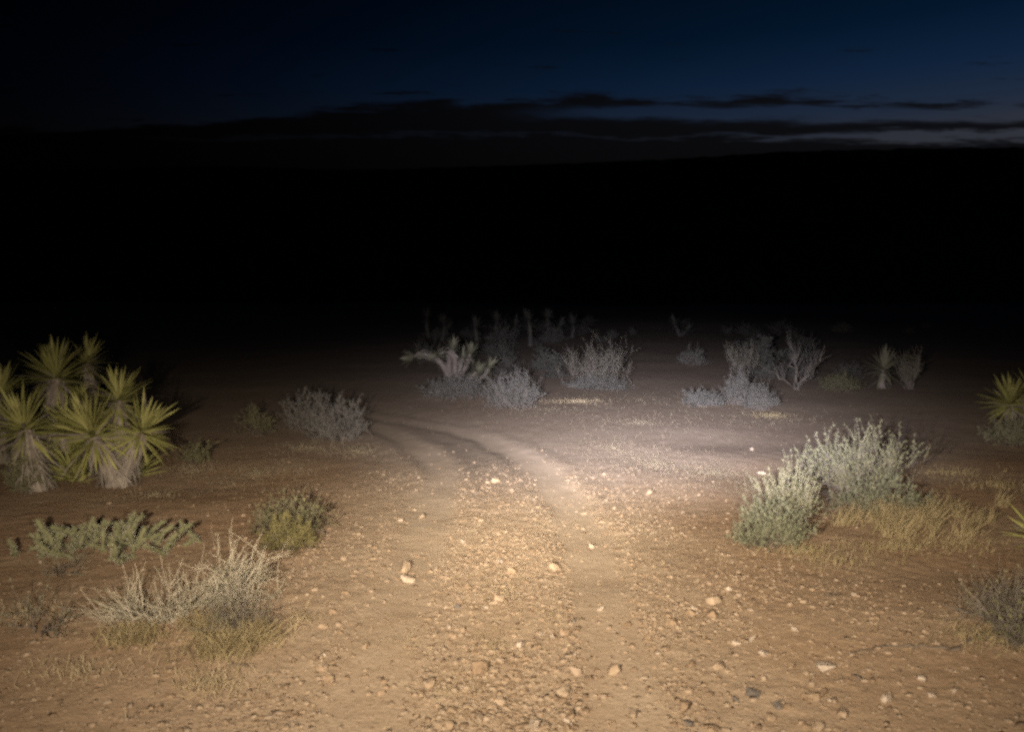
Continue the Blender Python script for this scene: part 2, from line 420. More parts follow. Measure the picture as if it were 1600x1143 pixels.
def build_hill():
    xs = np.linspace(-1300, 1300, 420)
    skx = np.array([-2500, 0, 300, 600, 800, 1000, 1150, 1250, 1400, 1600, 4000]); sky_ = np.array([290, 268, 266, 265, 262, 255, 247, 241, 238, 235, 215])
    us = np.array([0, .1, .25, .4, .55, .7, .82, .9, .96, 1.0, 1.03, 1.08, 1.2, 1.5])
    V = []
    YR = 700.0
    for u in us:
        y = 160 + (YR - 160) * u
        px = CX + xs / YR * FPX
        Hh = CAM_H + (501 - np.interp(px, skx, sky_)) / FPX * YR
        prof = u ** 1.35 if u <= 1 else max(0.0, 1 - (u - 1) * 1.6)
        n = 5 * vnoise(xs / 130, np.full_like(xs, y / 130), 11) * min(u * 2, 1) + (1.3 * vnoise(xs / 9, np.full_like(xs, y / 9), 12) + 1.0 * vnoise(xs / 4.0, np.full_like(xs, y), 13)) * min(u, 1)
        if 0.9 < u < 1.1: n = n * 0.45
        V.append(np.stack([xs, np.full_like(xs, y), Hh * prof + n - 3.0 * (1 - min(u, 1))], 1))
    V = np.concatenate(V); nx = len(xs); ny = len(us)
    i = np.arange(nx * ny).reshape(ny, nx)
    F = np.stack([i[:-1, :-1].ravel(), i[:-1, 1:].ravel(), i[1:, 1:].ravel(), i[1:, :-1].ravel()], 1)
    setp(obj('hill', mesh('hill', V, F, M['hill'], True)), 'dark scrubby hillside rising to the skyline', kind='structure')
build_hill()

# ------------------------------------------------------------------ mesh generators for plants
def frame(T):
    up = np.array([0.0, 0, 1.0]) if abs(T[2]) < 0.9 else np.array([1.0, 0, 0])
    a = np.cross(T, up); a /= np.linalg.norm(a) + 1e-9
    return a, np.cross(T, a)

def tubes(polys, sides=3):
    V, F, off = [], [], 0
    ang = np.arange(sides) * 2 * math.pi / sides
    ca, sa = np.cos(ang), np.sin(ang)
    for pts, rad in polys:
        n = len(pts)
        a, b = frame((pts[-1] - pts[0]) / (np.linalg.norm(pts[-1] - pts[0]) + 1e-9))
        ring = ca[:, None] * a + sa[:, None] * b
        V.append((pts[:, None, :] + np.asarray(rad)[:, None, None] * ring[None]).reshape(-1, 3))
        i = (off + np.arange(n * sides)).reshape(n, sides)
        j = np.roll(i, -1, 1)
        F.append(np.stack([i[:-1].ravel(), j[:-1].ravel(), j[1:].ravel(), i[1:].ravel()], 1))
        off += n * sides
    return np.concatenate(V), np.concatenate(F)

def unit(v):
    return v / (np.linalg.norm(v, axis=-1, keepdims=True) + 1e-9)

def leaf_quads(rng, pos, dirs, L, W, spread=0.8):
    """small folded leaves: two triangles each"""
    n = len(pos)
    d = unit(unit(dirs) + rng.normal(0, spread, (n, 3)) * 0.7)
    s = unit(np.cross(d, rng.normal(0, 1, (n, 3))))
    nn = np.cross(d, s)
    l = (L * rng.uniform(0.6, 1.3, n))[:, None]; w_ = (W * rng.uniform(0.7, 1.3, n))[:, None]
    V = np.stack([pos, pos + d * l * 0.45 + s * w_ * 0.5 + nn * w_ * 0.2, pos + d * l, pos + d * l * 0.45 - s * w_ * 0.5 + nn * w_ * 0.2], 1).reshape(-1, 3)
    k = np.arange(n) * 4
    F = np.concatenate([np.stack([k, k + 1, k + 2], 1), np.stack([k, k + 2, k + 3], 1)])
    return V, F

def blades(rng, pos, H, W, lean, droop=0.35, jitter=0.35):
    """grass blades: curved tapering strips, 5 triangles each; pos (n,3); lean (3,) or (n,3)"""
    n = len(pos)
    h = (H * rng.uniform(0.45, 1.2, n))[:, None]
    d0 = unit(np.array([0, 0, 1.0]) + np.asarray(lean) + rng.normal(0, jitter, (n, 3)) * np.array([1, 1, 0.2]))
    out_ = unit(d0 * np.array([1, 1, 0.0]) + 1e-6)
    s = unit(np.cross(d0, rng.normal(0, 1, (n, 3)))) * (W * rng.uniform(0.6, 1.3, n))[:, None] * 0.5
    p1 = pos + d0 * h * 0.4; p2 = p1 + unit(d0 + out_ * droop) * h * 0.35; p3 = p2 + unit(d0 + out_ * droop * 2.4 - np.array([0, 0, droop * 0.5])) * h * 0.3
    V = np.stack([pos - s, pos + s, p1 - s * .85, p1 + s * .85, p2 - s * .6, p2 + s * .6, p3], 1).reshape(-1, 3)
    k = np.arange(n) * 7
    Q = np.concatenate([np.stack([k, k + 1, k + 3, k + 2], 1), np.stack([k + 2, k + 3, k + 5, k + 4], 1)])
    T = np.stack([k + 4, k + 5, k + 6], 1)
    return V, [Q, T]

def bez(p0, p1, p2, n):
    t = np.linspace(0, 1, n)[:, None]
    return (1 - t) ** 2 * p0 + 2 * t * (1 - t) * p1 + t * t * p2

def grow_shrub(rng, w_, h, dep, stems=40, subs=6, sub_len=0.25, leaves=8, r0=0.008, arch=0.6, wig=0.02, base=0.18, lean=(0, 0), inner=0.55, low=0.25, up=0.4, sub_r=0.45, hi=1.0):
    polys, lp, ldir = [], [], []
    for i in range(stems):
        a = rng.uniform(0, 2 * math.pi); ph = math.asin(rng.uniform(low, hi)); k = rng.uniform(inner, 1.0)
        tgt = np.array([w_ / 2 * math.cos(a) * math.cos(ph) * k + lean[0], dep / 2 * math.sin(a) * math.cos(ph) * k + lean[1], h * math.sin(ph) * k * rng.uniform(0.8, 1.1)])
        p0 = np.array([w_ * base * rng.normal(0, 0.5), dep * base * rng.normal(0, 0.5), -0.03])
        c = p0 * 0.5 + tgt * 0.5; c[2] = tgt[2] * arch + 0.02; c += rng.normal(0, 0.05 * h, 3)
        pts = bez(p0, c, tgt, 7); pts[1:] += rng.normal(0, wig, (6, 3))
        polys.append((pts, np.linspace(r0, r0 * 0.3, 7)))
        for j in range(subs):
            t = rng.uniform(0.35, 1.0) * 5.99; ii = int(t); f = t - ii
            q = pts[ii] * (1 - f) + pts[ii + 1] * f
            tan = unit(pts[ii + 1] - pts[ii])
            d = unit(tan * 0.7 + rng.normal(0, 0.5, 3) + np.array([0, 0, up]))
            L = sub_len * rng.uniform(0.5, 1.25)
            e = q + d * L; mid_ = q + d * L * 0.5 + rng.normal(0, 0.06 * L + wig * 0.3, 3)
            e = e + np.array([0, 0, 0.12 * L * up * 2])
            sp_ = bez(q, mid_, e, 4)
            if sp_[-1][2] < 0.0: continue
            polys.append((sp_, np.linspace(r0 * sub_r, r0 * 0.18, 4)))
            if leaves:
                tt = rng.uniform(0.15, 1.0, leaves)[:, None]
                lp.append((1 - tt) ** 2 * q + 2 * tt * (1 - tt) * mid_ + tt * tt * e); ldir.append(np.repeat((unit(e - q) + np.array([0, 0, 0.2]))[None], leaves, 0))
    return polys, (np.concatenate(lp) if lp else None), (np.concatenate(ldir) if ldir else None)

SHRUB = dict(
    salt=dict(stems=50, subs=8, sub_len=0.30, leaves=18, r0=0.005, arch=0.5, up=0.9, lm='salt', tm='twig', L=0.034, W=0.014, inner=0.6, low=0.10, wig=0.025),
    sage=dict(stems=55, subs=9, sub_len=0.19, leaves=10, r0=0.008, arch=0.55, up=0.7, lm='sage', tm='greytwig', L=0.05, W=0.015, low=0.12, wig=0.03),
    twig=dict(stems=60, subs=8, sub_len=0.24, leaves=2, r0=0.005, arch=0.5, up=0.25, lm='salt', tm='twig', L=0.022, W=0.009, wig=0.022, low=0.03),
    creosote=dict(stems=26, subs=9, sub_len=0.32, leaves=6, r0=0.013, arch=0.35, up=0.8, lm='dull', tm='greytwig', L=0.04, W=0.018, low=0.55, base=0.10, wig=0.03),
    dull=dict(stems=70, subs=8, sub_len=0.16, leaves=9, r0=0.006, arch=0.6, lm='dull', tm='darktwig', L=0.034, W=0.013, low=0.08),
    cushion=dict(stems=90, subs=10, sub_len=0.075, leaves=10, r0=0.004, arch=0.6, lm='olive', tm='darktwig', L=0.022, W=0.010, low=0.05, inner=0.75, up=0.6),
    mat=dict(stems=70, subs=8, sub_len=0.13, leaves=9, r0=0.005, arch=0.7, lm='sage', tm='greytwig', L=0.045, W=0.015, low=0.05),
    green=dict(stems=80, subs=9, sub_len=0.15, leaves=11, r0=0.005, arch=0.6, lm='bluegreen', tm='darktwig', L=0.034, W=0.012, low=0.03, up=0.6),
    bare=dict(stems=7, subs=9, sub_len=0.42, leaves=0, r0=0.030, arch=0.3, up=0.7, lm='dull', tm='greytwig', L=0.04, W=0.018, low=0.35, base=0.05, wig=0.06, sub_r=0.3),
)

def shrub(kind, name, box, label, cat='shrub', seed=0, group=None, dep=None, **over):
    """box = (x0, x1, y_top, y_base) of the plant as surveyed; built at its place on the ground"""
    rng = rs(seed)
    p = dict(SHRUB[kind]); p.update(over)
    lm, tm, L, W = p.pop('lm'), p.pop('tm'), p.pop('L'), p.pop('W')
    x0, x1, yt, yb = box
    c = ground_at((x0 + x1) / 2, yb); Y = c[1]
    wd = (x1 - x0) / FPX * Y * 1.0; h = max(at((x0 + x1) / 2, yt, Y)[2] - c[2], 0.08)
    dep = dep or wd * 0.8
    c = np.array([c[0], c[1] + dep * 0.3, 0]); c[2] = gz(c[0], c[1])
    polys, lp, ld = grow_shrub(rng, wd * 0.97, h * 0.95, dep, **p)
    root = empty(name, c)
    V, F = tubes(polys); obj('branches', mesh('branches', V, F, M[tm]), root)
    if lp is not None:
        keep = lp[:, 2] > 0.01
        V, F = leaf_quads(rng, lp[keep], ld[keep], L, W); obj('foliage', mesh('foliage', V, F, M[lm]), root)
    return setp(root, label, cat, group)

def grass(name, label, spots, H, W, mat, seed, lean=(0, 0, 0), droop=0.35, kind='stuff', cat='grass', jitter=0.35, parent=None):
    """spots: list of (px, py, rx_m, ry_m, n): elliptical tufts on the ground"""
    rng = rs(seed); P = []
    for px, py, rx, ry, n in spots:
        c = ground_at(px, py)
        a = rng.uniform(0, 2 * math.pi, n); r = np.abs(rng.normal(0, 0.5, n))
        x = c[0] + np.cos(a) * r * rx; y = c[1] + np.sin(a) * r * ry
        P.append(np.stack([x, y, gzv(x, y) - 0.005], 1))
    P = np.concatenate(P)
    V, F = blades(rng, P, H, W, lean, droop, jitter)
    o = obj(name, mesh(name, V, F, M[mat]))
    return setp(o, label, cat, None, kind)

# ------------------------------------------------------------------ yuccas
def leaf_mesh(bend, wid=0.075, seg=4):
    V, F = [], []
    for i in range(seg + 1):
        t = i / seg
        w_ = wid * (0.55 + 0.9 * t * (1 - t) * 1.9) * (1 - t ** 5) * 0.5 + 0.0015
        x = bend * t * t; z = t * (1 - 0.25 * abs(bend) * t)
        V += [(x + 0.010 * (1 - t), -w_, z), (x - 0.012 * (1 - t) - 0.004, 0, z), (x + 0.010 * (1 - t), w_, z)]
    for i in range(seg):
        for k in (0, 1):
            a = i * 3 + k; F.append((a, a + 1, a + 4, a + 3))
    return np.array(V), np.array(F)
LEAF = [mesh('leaf', *leaf_mesh(b), M['yleaf'], True) for b in (0.02, 0.07, 0.13, 0.20, 0.30)]
DRYLEAF = [mesh('leaf', *leaf_mesh(b), M['skirt'], True) for b in (0.10, 0.2)]

def orient(d, roll):
    q = Vector((0, 0, 1)).rotation_difference(Vector(d)) if abs(d[2]) < 0.9999 else Quaternion()
    return (q @ Quaternion((0, 0, 1), roll))

def leaf_rot(axis_, theta, phi):
    """leaf pointing theta from the stem axis, its bend turned outwards and down"""
    A = Vector(axis_).normalized()
    a, b = frame(np.array(A)); a, b = Vector(a), Vector(b)
    o_ = a * math.cos(phi) + b * math.sin(phi)
    d = A * math.cos(theta) + o_ * math.sin(theta)
    xax = (o_ * math.cos(theta) - A * math.sin(theta))
    yax = d.cross(xax)
    return Matrix((xax, yax, d)).transposed(), d

def rosette(rng, root, base, axis_, length, n, sub=True, tmax=112, name='rosette', mat='yleaf_far', sheath=True):
    """crown of sword leaves at base; sub: every outer leaf an object of its own"""
    base = np.asarray(base, float); A = unit(np.asarray(axis_, float))
    V, F, off = [], [], 0
    def add(mm, rot, loc, s, wscale=1.0):
        nonlocal off
        v, f = mm; v = v * np.array([s, s * wscale, s])
        V.append(v @ np.array(rot).T + loc); F.append(f + off); off += len(v)
    ninner = max(10, n // 5)
    LM = [leaf_mesh(b) for b in (0.02, 0.07, 0.13, 0.2, 0.3)]
    for i in range(ninner):
        rot, d = leaf_rot(A, R(rng.uniform(2, 24)), rng.uniform(0, 6.28)); add(LM[0], rot, base + A * length * 0.05, length * rng.uniform(0.55, 0.95))
    placed = []
    for i in range(n):
        t = (i + 0.5) / n
        th = R(18 + (tmax - 18) * t ** 0.9 + rng.normal(0, 8)); ph = i * 2.39996 + rng.normal(0, 0.25)
        rot, d = leaf_rot(A, th, ph)
        s = length * rng.uniform(0.66, 1.12) * (1.0 - 0.12 * t)
        loc = base + A * length * (0.10 - 0.22 * t)
        b = min(4, int(rng.uniform(0, 2) + 2.6 * t))
        if sub: placed.append((b, rot, loc, s))
        else: add(LM[b], rot, loc, s, 1.25)
    core = obj(name, mesh(name, np.concatenate(V), np.concatenate(F), M['yleaf'] if sub else M[mat], True), root)
    for b, rot, loc, s in placed:
        o = bpy.data.objects.new('leaf', DRYLEAF[rng.randint(2)] if (b >= 2 and rng.uniform() < 0.16) else LEAF[b]); COL.objects.link(o); o.parent = core
        o.matrix_basis = Matrix.Translation(Vector(loc)) @ rot.to_4x4() @ Matrix.Diagonal((s, s * rng.uniform(0.8, 1.25), s, 1))
    return core

def skirt_mesh(rng, pts, r_top, r_bot, n, L=0.35, wid=0.06, mat='skirt', t0=0.12):
    """dead leaves hanging along a trunk path (pts bottom -> top)"""
    V, F, off = [], [], 0
    lv, lf = leaf_mesh(0.10, wid, 3)
    for i in range(n):
        t = rng.uniform(t0, 1.0); k = t * (len(pts) - 1); ii = min(int(k), len(pts) - 2); f = k - ii
        p = pts[ii] * (1 - f) + pts[ii + 1] * f; ax = unit(pts[ii + 1] - pts[ii])
        th = R(rng.normal(160, 11)) if rng.uniform() < 0.80 else R(rng.uniform(95, 145))
        rot, d = leaf_rot(ax, th, rng.uniform(0, 6.28))
        r_ = r_bot + (r_top - r_bot) * t
        o_ = np.array(rot)[:, 0] * 0 + unit(np.array(d) - ax * (np.array(d) @ ax)) * r_ * rng.uniform(0.8, 1.12)
        s = L * rng.uniform(0.6, 1.2)
        V.append((lv * s) @ np.array(rot).T + p + o_); F.append(lf + off); off += len(lv)
    return mesh('dead_leaf_skirt', np.concatenate(V), np.concatenate(F), M[mat], True)

def yucca(name, base_px, stems, label, seed, group='yuccas', detail=True, cat='yucca', Y=None, dim=False):
    """stems: (head_px, head_py, dY, leaf_len, n_leaves, trunk_r, tilt(x,y), bend) heads surveyed at the plant's own depth"""
    rng = rs(seed)
    c = ground_at(*base_px)
    if Y is not None:
        c = at(base_px[0], base_px[1], Y); c[2] = gz(c[0], c[1])
    root = empty(name, c)
    for hx, hy, dY, L, n, tr, tilt, bend in stems:
        tilt = (*tilt, 0.6) if len(tilt) == 2 else tilt
        head = at(hx, hy, c[1] + dY) - c
        p0 = np.array([rng.normal(0, 0.04), rng.normal(0, 0.04), -0.05])
        if tr > 0:
            bx_, bz_ = bend if isinstance(bend, tuple) else (bend, 0.0)
            mid_ = (p0 + head) / 2 + np.array([bx_, 0, bz_])
            pts = bez(p0, mid_, head, 9)
            sides = 9
            rad = tr * np.linspace(1.15, 0.8, 9) * rng.uniform(0.92, 1.08, 9)
            V, F = tubes([(pts, rad)], sides)
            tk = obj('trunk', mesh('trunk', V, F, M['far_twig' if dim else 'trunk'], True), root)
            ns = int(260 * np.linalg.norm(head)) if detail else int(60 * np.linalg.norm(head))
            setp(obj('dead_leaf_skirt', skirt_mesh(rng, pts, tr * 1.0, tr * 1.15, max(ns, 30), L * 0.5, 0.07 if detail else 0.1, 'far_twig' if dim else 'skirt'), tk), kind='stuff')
            ax = unit(pts[-1] - pts[-2]) * 0.6 + np.array(tilt)
        else:
            ax = np.array([tilt[0], tilt[1], 1.0])
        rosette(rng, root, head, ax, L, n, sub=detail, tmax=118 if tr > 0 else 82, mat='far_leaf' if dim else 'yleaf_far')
    return setp(root, label, cat, group)

LG = 'yuccas clumped at the left edge'
yucca('yucca', (100, 752), [(88, 592, 0.3, 0.62, 110, 0.105, (-0.05, -0.3), -0.05), (100, 672, -0.1, 0.46, 66, 0.06, (0.1, -0.4), 0.0)], 'tallest yucca of the left clump, on a pale shaggy trunk', 21, LG, Y=11.2)
yucca('yucca', (62, 764), [(38, 672, 0, 0.62, 110, 0.115, (-0.08, -0.35), 0.0)], 'yucca at the left edge with thick pale trunk and drooping green leaves', 22, LG)
yucca('yucca', (182, 758), [(146, 682, -0.15, 0.66, 115, 0.105, (-0.12, -0.4), 0.0), (186, 626, 0.3, 0.52, 84, 0.06, (0.06, -0.25), 0.02), (220, 676, 0.1, 0.56, 92, 0.07, (0.45, -0.3), 0.05)], 'branching yucca with three green heads at the right of the left clump', 23, LG)
yucca('yucca', (118, 752), [(118, 750, 0, 0.62, 62, 0, (-0.1, -0.45), 0)], 'low stemless yucca rosette between two pale trunks', 24, LG)
yucca('yucca', (204, 745), [(206, 744, 0, 0.54, 52, 0, (0.45, -0.35), 0)], 'small low yucca rosette at the right foot of the left clump', 25, LG)
yucca('yucca', (8, 752), [(0, 618, 0.3, 0.58, 80, 0.10, (0.1, -0.1), 0.0)], 'dim yucca head rising behind others at far left edge', 26, LG, Y=12.3)
yucca('yucca', (150, 720), [(136, 568, 0, 0.50, 60, 0.07, (0.15, 0.0), 0.0)], 'dark yucca standing in shadow behind the tallest left yucca', 27, LG, Y=13.6)
yucca('yucca', (124, 740), [(128, 622, 0, 0.26, 40, 0.04, (0.1, -0.1), 0.02)], 'narrow yucca shoot between the left clump heads', 28, LG, Y=11.6)
yucca('yucca', (1588, 668), [(1578, 632, 0, 0.62, 95, 0.08, (-0.15, -0.3), 0.0), (1610, 612, 0.3, 0.58, 80, 0.08, (0.2, -0.1), 0.0)], 'green yucca with short trunk at the right edge of the picture', 29, 'yuccas on the right')
yucca('yucca', (1625, 862), [(1625, 842, 0, 0.36, 50, 0.0, (-0.4, -0.2), 0)], 'yucca at right edge showing only its pale leaf tips', 30, 'yuccas on the right')
yucca('yucca', (1378, 606), [(1380, 578, 0, 0.75, 60, 0.09, (0.0, -0.2), 0.0)], 'small solitary yucca in the dim right background', 31, 'yuccas on the right', detail=False)
# bent, several-armed yucca beyond the bend
yucca('branching_yucca', (706, 602), [
    (648, 556, 0.2, 0.46, 70, 0.085, (-1.0, -0.3, -0.1), (0.25, 0.75)), (684, 553, 0, 0.42, 60, 0.095, (-1.0, -0.3, -0.2), (0.55, 0.85)), (706, 547, 0.3, 0.48, 70, 0.10, (0.15, -0.3, 0.5), (-0.15, 0.1)),
    (734, 554, 0.5, 0.46, 66, 0.075, (0.1, -0.1, 0.6), (0.15, -0.1)), (722, 560, 0.2, 0.40, 50, 0.075, (0.05, -0.2, 0.6), (0.05, 0.0)), (744, 582, 0.1, 0.48, 60, 0.10, (0.4, -0.2, 0.6), (0.1, -0.15)), (764, 576, 0.3, 0.44, 56, 0.06, (0.3, -0.1, 0.7), (0.35, -0.2))],
    'grey many-armed yucca with curved bare limbs beyond the track bend', 32, None, detail=False)
bgy = [(672, 535, 38, 46, 'faint slender yucca behind the many-armed yucca, leftmost of the far row'), (690, 536, 30, 44, 'faint yucca just left of the far row, above the many-armed yucca'),
       (745, 542, 30, 40, 'faint yucca stem in the far row right of the many-armed yucca'), (777, 541, 38, 42, 'tall faint yucca stem in the far row above the sagebrush'),
       (800, 543, 34, 44, 'twin faint yucca stem above the right half of the sagebrush'), (828, 541, 40, 40, 'faint yucca in the middle of the far row'),
       (862, 540, 42, 43, 'tall forked faint yucca near the right end of the far row'), (893, 541, 34, 46, 'faint short yucca left of the creosote tops'),
       (1062, 538, 30, 48, 'faint yucca standing alone above the open gap')]
for i, (bx, by, hp, yy, lab) in enumerate(bgy):
    st = [(bx + (-6, 4, -3, 0, 5, -2, -7, 3, -8)[i], by - hp, 0, 0.75, 56, 0.08, ((-1) ** i * 0.2, 0), (-0.1, 0.1, 0.05, -0.1, 0.1, 0.1, -0.1, 0.1, 0.1)[i])]
    if i in (1, 4, 6, 8): st.append((bx + (9, 8, 12, 10)[(1, 4, 6, 8).index(i)], by - hp * 0.72, 0.3, 0.65, 44, 0.07, (0.3, 0), 0.05))
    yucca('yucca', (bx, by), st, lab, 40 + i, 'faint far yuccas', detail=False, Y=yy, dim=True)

# ------------------------------------------------------------------ shrubs
shrub('sage', 'sagebrush', (465, 578, 606, 690), 'grey spreading sagebrush at the left verge before the bend', seed=51, base=0.38, low=0.05)
shrub('sage', 'sagebrush', (424, 530, 602, 676), 'grey ragged bush behind the left verge sagebrush', seed=52, stems=45, low=0.15, base=0.38)
shrub('dull', 'low_bush', (350, 440, 632, 684), 'dark low bush left of the grey sagebrush', seed=53, stems=26)
shrub('sage', 'sagebrush', (745, 854, 568, 640), 'grey feathery sagebrush right of the many-armed yucca', seed=54, base=0.34, stems=70)
shrub('mat', 'sage_mat', (632, 785, 584, 626), 'low grey mat of brush at the foot of the many-armed yucca', seed=55, stems=110, base=0.42)
shrub('mat', 'sage_mat', (862, 1010, 588, 612), 'low grey brush along the bank right of the feathery sagebrush', seed=56, stems=90)
shrub('creosote', 'creosote_bush', (858, 1012, 518, 608), 'tall open twiggy bush in the middle beyond the track', seed=57, stems=64, subs=8, base=0.32, low=0.35, leaves=3, r0=0.010, lm='dull')
shrub('dull', 'low_bush', (1052, 1118, 538, 572), 'small dim round bush beyond the open gap', seed=58, lm='sage')
shrub('mat', 'sage_mat', (1062, 1140, 608, 637), 'low grey brush left of the tuft-topped right sagebrush', seed=59)
shrub('sage', 'sagebrush', (1128, 1188, 576, 634), 'upright grey tuft-topped sagebrush at the right', seed=60)
shrub('sage', 'sagebrush', (1160, 1224, 598, 642), 'pale spreading sagebrush in front of the tuft-topped one', seed=61)
shrub('bare', 'bare_shrub', (1196, 1312, 520, 612), 'leafless shrub with two long pale curving limbs', seed=62)
shrub('creosote', 'creosote_bush', (1120, 1215, 528, 590), 'dim twiggy bush behind the tuft-topped right sagebrush', seed=63)
shrub('creosote', 'creosote_bush', (1395, 1460, 535, 610), 'dim twiggy bush beside the solitary right yucca', seed=64)
shrub('dull', 'low_bush', (1280, 1370, 575, 615), 'dim low bush between bare shrub and solitary yucca', seed=65)
shrub('dull', 'low_bush', (1545, 1640, 648, 700), 'dark leafy bush at the foot of the right edge yucca', seed=66, lm='bluegreen')
shrub('salt', 'saltbush', (1215, 1490, 680, 792), 'large pale-leaved saltbush right of the track', seed=67, stems=46, dep=0.9, tm='greytwig', subs=8, r0=0.007, low=0.45, base=0.5, inner=0.7, lean=(0.12, 0))
shrub('salt', 'saltbush', (1200, 1290, 752, 830), 'pale leafy bush at the near left foot of the large saltbush', seed=68, stems=34, base=0.35, low=0.3)
shrub('green', 'green_bush', (1142, 1285, 785, 862), 'low grey-green bush nearest the track on the right', seed=69, dep=0.7)
shrub('green', 'green_bush', (1290, 1490, 750, 806), 'dull green low growth under the large saltbush', seed=70, dep=0.7, stems=46, base=0.4)
shrub('twig', 'dry_shrub', (235, 395, 818, 957), 'dry shrub of pale tangled twigs leaning right on the left verge', seed=71, stems=80, subs=5, leaves=1, lean=(0.22, 0), dep=0.8, arch=0.7, up=0.1, wig=0.03, base=0.3, r0=0.005, hi=0.8, sub_len=0.2)
shrub('twig', 'dry_shrub', (125, 330, 900, 985), 'sprawling grey twigs left of the pale dry shrub', seed=72, tm='twig', r0=0.006, stems=40, subs=6, low=0.0, hi=0.6, arch=0.6, wig=0.03, lean=(-0.08, 0))
shrub('twig', 'dry_shrub', (300, 425, 935, 1000), 'low arching twigs at the near right foot of the pale dry shrub', seed=73, tm='greytwig', stems=22, low=0.0, hi=0.7, arch=1.2)
shrub('dull', 'low_bush', (362, 522, 778, 844), 'dark open bush on the left verge behind the yellow cushion plant', seed=74, stems=60, leaves=5, low=0.03, base=0.3)
shrub('cushion', 'cushion_plant', (398, 492, 806, 862), 'dense yellow-green cushion plant on the left verge', seed=75)
shrub('green', 'green_bush', (262, 330, 690, 728), 'small dull tuft right of the left yucca clump', seed=76, stems=14, lm='dull')
shrub('twig', 'dry_shrub', (0, 110, 905, 1000), 'faint grey straggling plant at the lower left edge', seed=77, tm='greytwig', stems=9, subs=5, lm='bluegreen', leaves=4, low=0.0, hi=0.8)
shrub('twig', 'dry_shrub', (40, 120, 845, 905), 'straggling grey stems below the cholla', seed=78, tm='greytwig', stems=7, subs=5, lm='bluegreen', leaves=4, low=0.0, hi=0.7)
shrub('twig', 'dry_shrub', (1515, 1720, 872, 1000), 'grey twiggy shrub cut by the lower right edge', seed=79, tm='greytwig', stems=30, low=0.0, hi=0.9, lean=(-0.08, 0), arch=0.7)
shrub('dull', 'low_bush', (1545, 1690, 945, 1022), 'dark tangle under the grey twiggy shrub at right edge', seed=80, tm='greytwig', leaves=2, stems=26)
shrub('dull', 'low_bush', (0, 60, 690, 770), 'dark bush under the left edge yucca', seed=81)

# far dim brush, scattered
rng = rs(90)
FAR = []
for kind, sd in (('sage', 1), ('creosote', 2), ('dull', 3)):
    p = dict(SHRUB[kind]); lm, tm, L, W = p.pop('lm'), p.pop('tm'), p.pop('L'), p.pop('W')
    p['stems'] = int(p['stems'] * 0.6)
    polys, lp, ld = grow_shrub(rs(sd), 1.0, 0.8, 0.9, **p)
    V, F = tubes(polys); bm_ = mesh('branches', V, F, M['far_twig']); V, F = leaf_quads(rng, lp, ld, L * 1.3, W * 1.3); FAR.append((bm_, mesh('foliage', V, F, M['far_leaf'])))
for i in range(72):
    yy = 25 + 35 * rng.uniform() ** 1.2; xx = rng.uniform(-0.12, 0.52) * yy
    if 0.14 < xx / yy < 0.27 and yy < 46: continue
    k = rng.randint(3); s = rng.uniform(0.6, 1.7)
    root = empty('far_bush', (xx, yy, gz(xx, yy) - 0.02)); root.scale = (s * 1.35, s * 1.2, s * rng.uniform(0.55, 0.95)); root.rotation_euler[2] = rng.uniform(0, 6.28)
    obj('branches', FAR[k][0], root); obj('foliage', FAR[k][1], root)
    q_ = xx / yy
    setp(root, *(('dim far bush among the faint yuccas behind the many-armed yucca', 'bush', 'dim bushes among the faint yuccas') if q_ < 0.14 else ('dim far bush in the scrub right of the open gap', 'bush', 'dim bushes right of the gap') if q_ > 0.27 else ('faint bush far back in the open gap', 'bush', 'faint bushes in the gap')))

# ------------------------------------------------------------------ cholla cactus
def cholla_segment(seed):
    rng = rs(seed); rings, sides = 9, 8
    V, F = [], []
    for i in range(rings + 1):
        t = i / rings
        r0 = 0.155 * math.sqrt(max(0.02, 1 - (2 * t - 1) ** 6)) * (0.8 + 0.25 * math.sin(t * math.pi))
        for k in range(sides):
            a = (k + 0.5 * (i % 2)) / sides * 2 * math.pi
            r = r0 * (1.18 if (k + i) % 2 else 0.86)
            V.append((r * math.cos(a), r * math.sin(a), t))
    for i in range(rings):
        for k in range(sides):
            a = i * sides + k; b = i * sides + (k + 1) % sides; F.append((a, b, b + sides, a + sides))
    F4 = np.array(F); top = len(V); V.append((0, 0, 1.02)); T = [(rings * sides + k, rings * sides + (k + 1) % sides, top) for k in range(sides)]
    # spines
    V = np.array(V); n = 90
    t = rng.uniform(0.03, 1.0, n); a = rng.uniform(0, 6.28, n)
    p = np.stack([0.15 * np.cos(a), 0.15 * np.sin(a), t], 1)
    d = unit(np.stack([np.cos(a), np.sin(a), rng.normal(0.2, 0.5, n)], 1)); s = np.cross(d, rng.normal(0, 1, (n, 3))); s = unit(s) * 0.012
    SV = np.stack([p - s, p + s, p + d * 0.17], 1).reshape(-1, 3); ST = np.arange(n * 3).reshape(n, 3) + len(V)
    m = mesh('stem_segment', np.concatenate([V, SV]), [F4, np.array(T), ST], M['cholla'], False)
    m.materials.append(M['spine'])
    idx = np.zeros(len(m.polygons), dtype=np.int32); idx[len(F4) + len(T):] = 1
    m.polygons.foreach_set('material_index', idx)
    return m
SEGM = [cholla_segment(i) for i in range(4)]

